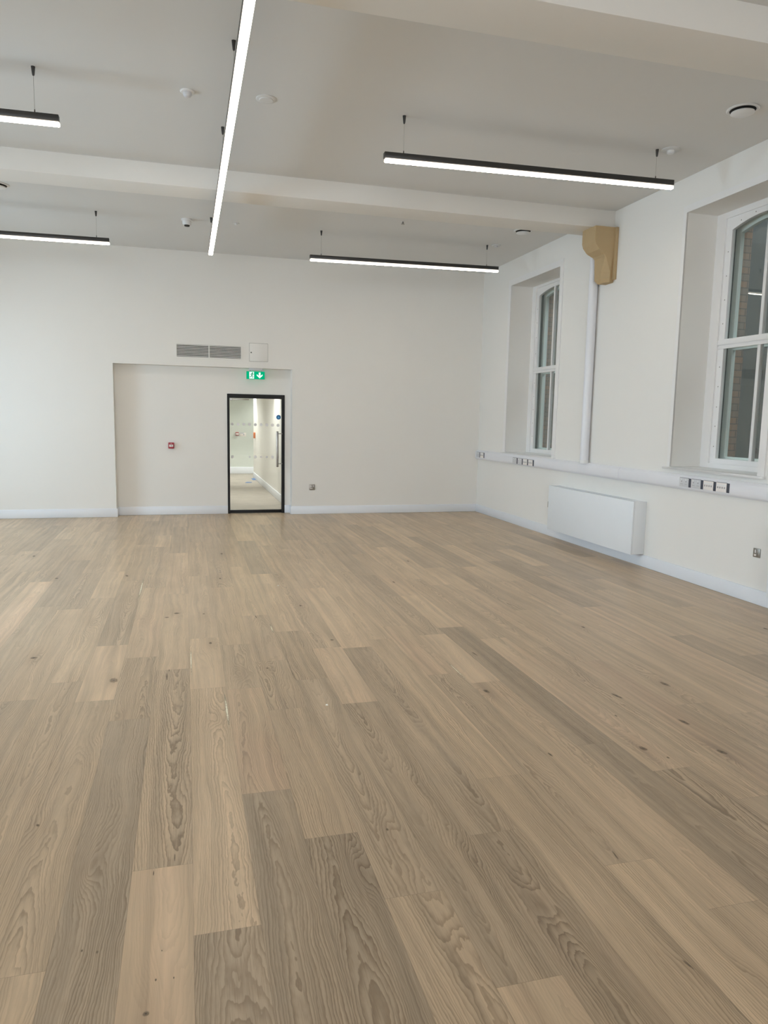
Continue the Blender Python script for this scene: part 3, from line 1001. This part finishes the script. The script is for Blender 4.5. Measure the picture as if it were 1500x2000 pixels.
r = thing('ceiling_sensor', 'flat white sensor disc by the right end of the far right lamp', 'sensor', (4.546, 10.539, C))
MB().lathe([(.07, 0), (.07, -.008), (.06, -.014)], (4.546, 10.539, C), 'z', 32).build('base', M['ceiling'], r)
MB().lathe([(.03, -.0135), (.027, -.03)], (4.546, 10.539, C), 'z', 24).build('lens', M['grey_plate'], r)
r = thing('sprinkler_head', 'tiny dark sprinkler head on the ceiling beyond the beam', 'sprinkler', (2.842, 9.732, C))
MB().lathe([(.03, 0), (.03, -.004)], (2.842, 9.732, C), 'z', 24).build('rose', M['pvc_bright'], r)
MB().lathe([(.012, -.0035), (.012, -.03), (.024, -.032), (.024, -.036)], (2.842, 9.732, C), 'z', 20).build('nozzle', M['nickel'], r)

# ------------------------------------------------------------------ end wall fittings
r = thing('air_vent', 'wide white louvred air grille on the end wall above the recess', 'vent', (.388, D, 2.60))
m = MB()
m.plate(rect(-.150, .925, 2.608, 2.852), [rect(-.128, .378, 2.632, 2.829), rect(.394, .903, 2.632, 2.829)], 'y', D - .010, D)
m.build('frame', M['wall'], r)
MB().box(-.128, .903, D - .0015, D - .0005, 2.632, 2.829).build('dark_backing', M['vent_shadow'], r)
for xa, xb in ((-.128, .378), (.394, .903)):
    m = MB()
    for i in range(8):
        z = 2.640 + i * .0246
        m.loft([[(x, D - .009, z + .001), (x, D - .0085, z + .004), (x, D - .002, z + .012), (x, D - .002, z + .009)] for x in (xa, xb)])
    m.build('louvre_bank', M['wall'], r)
r = thing('access_panel', 'square white access hatch with a keyhole right of the air grille', 'hatch', (1.196, D, 2.59))
m = MB()
m.plate(rect(1.032, 1.360, 2.588, 2.906), [rect(1.041, 1.351, 2.597, 2.897)], 'y', D - .004, D)
m.build('frame', M['wall'], r)
MB().box(1.041, 1.351, D - .0012, D - .0002, 2.597, 2.897).build('shadow_gap', M['vent_shadow'], r)
MB().box(1.0445, 1.3475, D - .0045, D - .0012, 2.6005, 2.8935, .001).build('door', M['wall'], r)
MB().lathe([(.011, 0), (.011, -.0025)], (1.073, D - .0045, 2.742), 'y', 20).build('lock', M['ink'], r)

# exit sign hung from the soffit of the recess
SX, SY = 1.150, D + .06
r = thing('exit_sign', 'lit green running man and down arrow exit sign above the glass door', 'sign', (SX, SY, 2.30))
MB().box(SX - .115, SX + .125, SY - .022, SY + .022, 2.452, RZ, .004).build('housing', M['grey_plate'], r)
MB().box(SX - .153, SX + .153, SY - .004, SY + .004, 2.307, 2.436, .001).build('panel', M['sign_green'], r)
for x in (SX - .09, SX + .1):
    MB().box(x - .006, x + .006, SY - .003, SY + .003, 2.434, 2.453).build('hanger', M['steel'], r)
yf = SY - .0045
MB().box(SX - .106, SX - .026, yf - .0008, yf, 2.315, 2.428).build('doorway_symbol', M['sign_white'], r)
m = MB()
m.plate([(SX + .068, 2.322), (SX + .116, 2.366), (SX + .116, 2.392), (SX + .083, 2.365), (SX + .083, 2.420), (SX + .053, 2.420), (SX + .053, 2.365), (SX + .020, 2.392), (SX + .020, 2.366)], [], 'y', yf - .0008, yf)
m.build('arrow_symbol', M['sign_white'], r)
m = MB()
yq = yf - .0012
m.lathe([(.0095, 0), (.0095, -.0006)], (SX - .050, yq, 2.413), 'y', 18)


def limb(pts, w):
    for (xa, za), (xb, zb_) in zip(pts, pts[1:]):
        d = Vector((xb - xa, zb_ - za)).normalized() * w / 2
        n = Vector((-d.y, d.x))
        m.plate([(xa + n.x - d.x, za + n.y - d.y), (xb + n.x + d.x, zb_ + n.y + d.y), (xb - n.x + d.x, zb_ - n.y + d.y), (xa - n.x - d.x, za - n.y - d.y)], [], 'y', yq - .0006, yq)


limb([(SX - .056, 2.400), (SX - .064, 2.368)], .017)
limb([(SX - .055, 2.398), (SX - .040, 2.384), (SX - .030, 2.390)], .008)
limb([(SX - .060, 2.398), (SX - .078, 2.392), (SX - .084, 2.376)], .008)
limb([(SX - .063, 2.368), (SX - .046, 2.352), (SX - .050, 2.330)], .010)
limb([(SX - .066, 2.366), (SX - .074, 2.346), (SX - .098, 2.342)], .010)
m.build('running_man_symbol', M['sign_dark'], r)

r = thing('fire_call_point', 'red break glass fire call point on the wall left of the glass door', 'alarm', (-.243, REC, 1.11))
MB().box(-.290, -.196, REC - .052, REC, 1.121, 1.222, .010, 3).build('case', M['red'], r)
MB().box(-.275, -.211, REC - .0545, REC - .050, 1.150, 1.186, .001).build('glass_label', M['label_white'], r)
m = MB()
m.box(-.258, -.228, REC - .0555, REC - .0545, 1.170, 1.175)
m.box(-.240, -.222, REC - .0555, REC - .0545, 1.163, 1.167)
m.build('lettering', M['ink'], r)
MB().box(-.250, -.236, REC - .0535, REC - .050, 1.203, 1.208).build('indicator', M['label_white'], r)

r = thing('wall_socket', 'dark metal single power socket on the end wall right of the recess', 'socket', (2.116, D, .42))
MB().box(2.066, 2.166, D - .008, D, .422, .522, .003).build('plate', M['nickel'], r)
MB().box(2.132, 2.148, D - .014, D - .007, .478, .506, .003).build('rocker', M['label_white'], r)
MB().box(2.080, 2.124, D - .0105, D - .0075, .444, .456, .001).build('pin_block', M['label_white'], r)
MB().box(2.097, 2.107, D - .0100, D - .0075, .474, .490, .001).build('earth_slot', M['grey_plate'], r)

# ------------------------------------------------------------------ window wall fittings
r = thing('dado_trunking', 'long white cable trunking running along the window wall at sill height', 'trunking', (W, 8.0, .985))


def trunk_prof(e=0.0):
    return [(-.001, 1.146 + e), (-.030, 1.146 + e), (-.052 - e, 1.122), (-.060 - e, 1.110), (-.060 - e, 1.018), (-.054 - e, 1.000), (-.040, .986 - e), (-.001, .984 - e)]


def trunk_len(y0, y1, e=0.0):
    m = MB()
    m.loft([[(W + px_, y, z) for px_, z in trunk_prof(e)] for y in (y0, y1)])
    return m


trunk_len(YR + .3, 7.910).build('trunking_length', M['pvc'], r)
trunk_len(7.912, 8.742, .0025).build('joint_cover', M['pvc'], r)
trunk_len(8.744, 12.02).build('trunking_length', M['pvc'], r)
trunk_len(12.022, 12.54, .001).build('trunking_length', M['pvc'], r)
m = MB()
m.loft([[(W + px_ * s, y, 1.065 + (z - 1.065) * s2) for px_, z in trunk_prof(.004)] for y, s, s2 in ((12.535, 1, 1), (12.548, 1, 1), (12.560, .9, .96))])
m.build('end_cap', M['pvc_bright'], r)


def socket(y_near, kind, label, zc=1.067):
    """module in the trunking: plate 0.145 wide with a dark spacer on its near side"""
    y0 = y_near + .036
    y1 = y_near + .183
    xf = W - .061
    r = thing('power_socket' if kind == 'power' else 'data_outlet', label, 'socket' if kind == 'power' else 'data outlet', (xf, (y0 + y1) / 2, zc - .05))
    m = MB()
    m.box(xf - .006, xf + .002, y0, y1, zc - .046, zc + .046, .002)
    m.build('plate', M['grey_plate'] if kind == 'power' else M['label_white'], r)
    MB().box(xf - .003, xf + .002, y_near, y0 - .0005, zc - .047, zc + .047, .001).build('spacer', M['black_gap'], r)
    MB().box(xf - .0015, xf + .002, y0, y1, zc + .0465, zc + .050).build('top_edge', M['black_gap'], r)
    if kind == 'power':
        for yc in (y0 + .038, y1 - .038):
            for h in ((-.003, .003, .004, .014), (-.014, -.007, -.020, -.016), (.007, .014, -.020, -.016)):
                MB().box(xf - .0068, xf - .0058, yc + h[0], yc + h[1], zc + h[2], zc + h[3]).build('pin_hole', M['slot'], r)
            MB().box(xf - .010, xf - .0058, yc - .008, yc + .008, zc + .020, zc + .038, .002).build('rocker', M['pvc_bright'], r)
    else:
        for i in range(4):
            yc = y0 + .026 + i * .032
            MB().box(xf - .0068, xf - .0058, yc - .010, yc + .010, zc - .012, zc + .006).build('port', M['port'], r)
        MB().box(xf - .0072, xf - .0058, y0 + .012, y1 - .012, zc + .014, zc + .026, .001).build('label_strip', M['pvc_bright'], r)


for i, (k, t) in enumerate([('power', 'grey power socket in the trunking under the near window, farthest left of its four'),
                            ('power', 'grey power socket in the trunking under the near window, second from left of its four'),
                            ('data', 'white data outlet in the trunking under the near window, third from left of its four'),
                            ('data', 'white data outlet in the trunking under the near window, rightmost of its four')]):
    socket(5.989 + .1895 * (3 - i), k, t)
for i, (k, t) in enumerate([('power', 'grey power socket in the trunking under the far window, farthest left of its four'),
                            ('power', 'grey power socket in the trunking under the far window, second from left of its four'),
                            ('data', 'white data outlet in the trunking under the far window, third from left of its four'),
                            ('data', 'white data outlet in the trunking under the far window, rightmost of its four')]):
    socket(10.191 + .188 * (3 - i), k, t, 1.05)
socket(12.31, 'power', 'grey power socket in the trunking end by the room corner, left of the pair', 1.066)
socket(12.125, 'data', 'white data outlet in the trunking end by the room corner, right of the pair', 1.066)


def radiator_cover(y0, y1, label):
    x = W - .18
    r = thing('radiator_cover', label, 'radiator', (x, (y0 + y1) / 2, .147), 'white radiator casings under the windows')
    MB().box(x, x + .022, y0, y1, .147, .778, .004, 2).build('front_panel', M['steel_white'], r)
    MB().box(x + .022, W - .001, y0 + .001, y0 + .020, .149, .776, .002).build('side_panel', M['steel_white'], r)
    MB().box(x + .022, W - .001, y1 - .020, y1 - .001, .149, .776, .002).build('side_panel', M['steel_white'], r)
    m = MB()
    m.plate([(x + .022, y0 + .02), (W - .001, y0 + .02), (W - .001, y1 - .02), (x + .022, y1 - .02)], [rect(x + .045, W - .03, y0 + .12, y1 - .12)], 'z', .762, .771)
    m.build('top_panel', M['steel_white'], r)
    m = MB()
    n = int((W - .075 - x) / .014)
    for i in range(n):
        m.box(x + .047 + i * .014, x + .054 + i * .014, y0 + .12, y1 - .12, .760, .769)
    m.build('grille', M['steel_white'], r)
    MB().box(x + .06, W - .03, y0 + .1, y1 - .1, .20, .72, .01).build('heating_panel', M['steel_white'], r)


radiator_cover(7.378, 9.45, 'long white radiator cover on the window wall between the two windows')
radiator_cover(3.22, 5.292, 'white radiator cover cut off by the right edge of the view')

r = thing('fused_spur', 'dark metal switched spur on the wall just right of the skirting radiator', 'socket', (W, 5.628, .445))
r['label'] = 'dark metal switch plate low on the window wall at the right edge of the view'
MB().box(W - .008, W, 5.584, 5.672, .444, .530, .003).build('plate', M['nickel'], r)
MB().box(W - .013, W - .007, 5.633, 5.649, .485, .517, .003).build('rocker', M['label_white'], r)
MB().box(W - .011, W - .007, 5.630, 5.656, .455, .474, .002).build('fuse_cover', M['label_white'], r)
r = thing('fused_spur', 'dark metal switch plate almost hidden behind the far end of the radiator cover', 'socket', (W, 9.745, .42))
MB().box(W - .008, W, 9.70, 9.79, .418, .505, .003).build('plate', M['nickel'], r)
MB().box(W - .013, W - .007, 9.735, 9.752, .455, .487, .003).build('rocker', M['label_white'], r)

r = thing('waste_pipe', 'white vertical pipe on the window wall below the buff corbel', 'pipe', (5.152, 8.728, 1.14))
MB().lathe([(.057, 0), (.057, 2.95)], (5.152, 8.728, 1.141), 'z', 40).build('pipe', M['pvc'], r)
MB().lathe([(.064, 0), (.064, .035), (.058, .045)], (5.152, 8.728, 1.140), 'z', 40).build('collar', M['pvc_bright'], r)


def corbel():
    r = thing('corbel', 'buff stone corbel carrying the ceiling beam on the window wall', 'corbel', (W, 8.47, 3.44))
    secs = []
    #   z, front, near side, far side, front chamfer (x, y), wall-side chamfer (x, y)
    for z, x0, ya, yb, fx, fy, wx, wy in ((4.092, 4.905, 8.325, 8.636, .002, .002, .050, .000), (3.930, 4.905, 8.325, 8.636, .002, .002, .050, .000),
                                          (3.880, 4.918, 8.325, 8.632, .002, .002, .050, .000), (3.815, 4.968, 8.325, 8.622, .002, .002, .050, .000),
                                          (3.785, 5.010, 8.325, 8.605, .003, .003, .050, .000), (3.765, 5.040, 8.325, 8.590, .005, .005, .050, .001),
                                          (3.735, 5.058, 8.325, 8.575, .010, .012, .055, .004), (3.560, 5.062, 8.325, 8.565, .074, .090, .076, .040),
                                          (3.478, 5.062, 8.325, 8.560, .074, .090, .076, .040), (3.435, 5.100, 8.345, 8.540, .050, .060, .062, .030)):
        secs.append([(W, ya + wy, z), (W - wx, ya, z), (x0 + fx, ya, z), (x0, ya + fy, z), (x0, yb, z), (W, yb, z)])
    MB().loft(secs).build('carved_block', M['stone'], r, smooth=12)
    MB().box(W - .040, W, 8.300, 8.610, 3.465, 4.092, .003).build('backing_slab', M['stone'], r)


corbel()

# ------------------------------------------------------------------ corridor beyond the glass door
CY0, CYE, CXR, CH = REC + .16, 21.82, 1.80, 2.75
mb = MB()
mb.box(-1.2, 4.2, REC + .05, CYE + .2, -.06, -.0005)
struct('floor_corridor', mb, M['lino'], 'worn beige corridor floor beyond the glass door', 'floor')
mb = MB()
mb.box(-1.2, 4.2, CY0, CYE + .2, CH, CH + .1)
struct('ceiling_corridor', mb, M['corr_wall'], 'corridor ceiling beyond the glass door', 'ceiling')
mb = MB()
mb.box(CXR, CXR + .25, CY0 + .001, 20.46, 0, CH)
struct('wall_corridor_right', mb, M['corr_wall'], 'cream corridor wall on the right beyond the glass door', 'wall')
mb = MB()
mb.box(-1.2, 4.2, CYE, CYE + .15, 0, CH)
struct('wall_corridor_end', mb, M['corr_end'], 'pale green corridor end wall seen through the glass door', 'wall')
mb = MB()
mb.box(-.2, -.05, CY0 + .001, CYE, 0, CH)
struct('wall_corridor_left', mb, M['corr_wall'], 'corridor wall on the left beyond the glass door', 'wall')
mb = MB()
mb.box(4.05, 4.2, 20.3, CYE, 0, CH)
mb.box(CXR + .25, 4.2, 20.30, 20.46, 0, CH)
struct('wall_corridor_side', mb, M['corr_wall'], 'walls of the side passage at the end of the corridor', 'wall')
mb = MB()
mb.box(CXR - .018, CXR, CY0 + .002, 20.478, .001, .155, .004)
mb.box(CXR - .018, CXR + .25, 20.46, 20.478, .001, .155, .004)
struct('baseboard_corridor_right', mb, M['trim'], 'white skirting along the right corridor wall', 'baseboard')
mb = MB()
mb.box(-.05, 4.05, CYE - .018, CYE, .001, .195, .004)
struct('baseboard_corridor_end', mb, M['trim'], 'white skirting along the corridor end wall', 'baseboard')


def downlight(x, y, power, spread, label):
    r = thing('downlight', label, 'lamp', (x, y, CH))
    MB().lathe([(.055, 0), (.062, 0), (.062, -.006), (.055, -.008)], (x, y, CH), 'z', 32).build('rim', M['pvc_bright'], r)
    MB().lathe([(.052, -.001), (.052, -.0075)], (x, y, CH), 'z', 32).build('lens', M['downlight'], r)
    ld = bpy.data.lights.new('downlight_beam', 'SPOT')
    ld.energy = power
    ld.color = (1.0, .98, .94)
    ld.spot_size = math.radians(spread)
    ld.spot_blend = .5
    ld.shadow_soft_size = .05
    o = bpy.data.objects.new('downlight_beam', ld)
    COL.objects.link(o)
    o.parent = r
    o.location = (0, 0, -.02)


downlight(1.62, 20.02, 240, 92, 'recessed corridor downlight near the far corner of the corridor wall')
downlight(1.62, 15.0, 190, 92, 'recessed corridor downlight nearer the glass door, by the right wall')
downlight(.30, 15.6, 110, 150, 'added corridor fill light nearer the glass door, by the left wall')  # wide fill added to lift the corridor without washing out its right wall
downlight(.30, 19.2, 130, 150, 'added corridor fill light near the far end, by the left wall')  # second added fill, for the corridor's far end
downlight(2.9, 21.1, 120, 140, 'recessed downlight in the side passage')

r = thing('fire_call_point', 'small red and white call point on the far corridor end wall', 'alarm', (1.44, CYE, 1.11))
MB().box(1.398, 1.492, CYE - .05, CYE, 1.115, 1.215, .010, 3).build('case', M['red'], r)
MB().box(1.405, 1.485, CYE - .053, CYE - .049, 1.140, 1.190, .001).build('glass_label', M['label_white'], r)
r = thing('notice_plate', 'pale blue and white notice beside the corridor call point', 'notice', (1.62, CYE, 1.09))
MB().box(1.528, 1.705, CYE - .006, CYE, 1.095, 1.200, .001).build('board', M['label_white'], r)
m = MB()
m.box(1.536, 1.640, CYE - .0075, CYE - .006, 1.183, 1.193)
m.box(1.630, 1.648, CYE - .0075, CYE - .006, 1.135, 1.160)
m.build('print', M['blue'], r)
r = thing('door_release', 'orange box on the corner of the corridor wall', 'switch', (CXR, 20.0, 1.10))
MB().box(CXR - .045, CXR, 19.86, 20.02, 1.10, 1.255, .006).build('case', M['orange'], r)
MB().box(CXR - .048, CXR - .043, 20.03, 20.16, 1.12, 1.235, .003).build('back_box', M['grey_plate'], r)
tag(MB().box(1.70, 1.85 - .07, 19.55, 20.05, 0, .004).build('masking_tape', M['tape_blue']), 'blue tape scrap on the corridor floor against the skirting', 'tape', 'blue tape scraps')
tag(MB().loft([[(1.43, 18.72, z), (1.60, 18.78, z), (1.62, 18.92, z), (1.50, 18.98, z)] for z in (0, .004)]).build('masking_tape', M['tape_blue']), 'blue tape scrap lying in the middle of the corridor floor', 'tape', 'blue tape scraps')

# ------------------------------------------------------------------ crumbs on the boards
for (x, y, s, t) in ((.777, 4.047, 0.55, 'white plaster crumb on the oak boards in the middle of the floor'), (.868, 7.166, 0.7, 'white plaster crumb on the oak boards nearer the glass door')):
    m = MB()
    m.loft([[(x - .014 * s, y - .006, 0), (x + .012 * s, y - .010, 0), (x + .015 * s, y + .006, 0), (x - .008 * s, y + .010, 0)],
            [(x - .009 * s, y - .003, .005), (x + .008 * s, y - .006, .007), (x + .010 * s, y + .003, .006), (x - .005 * s, y + .006, .004)]])
    tag(m.build('plaster_crumb', M['chip']), t, 'crumb')
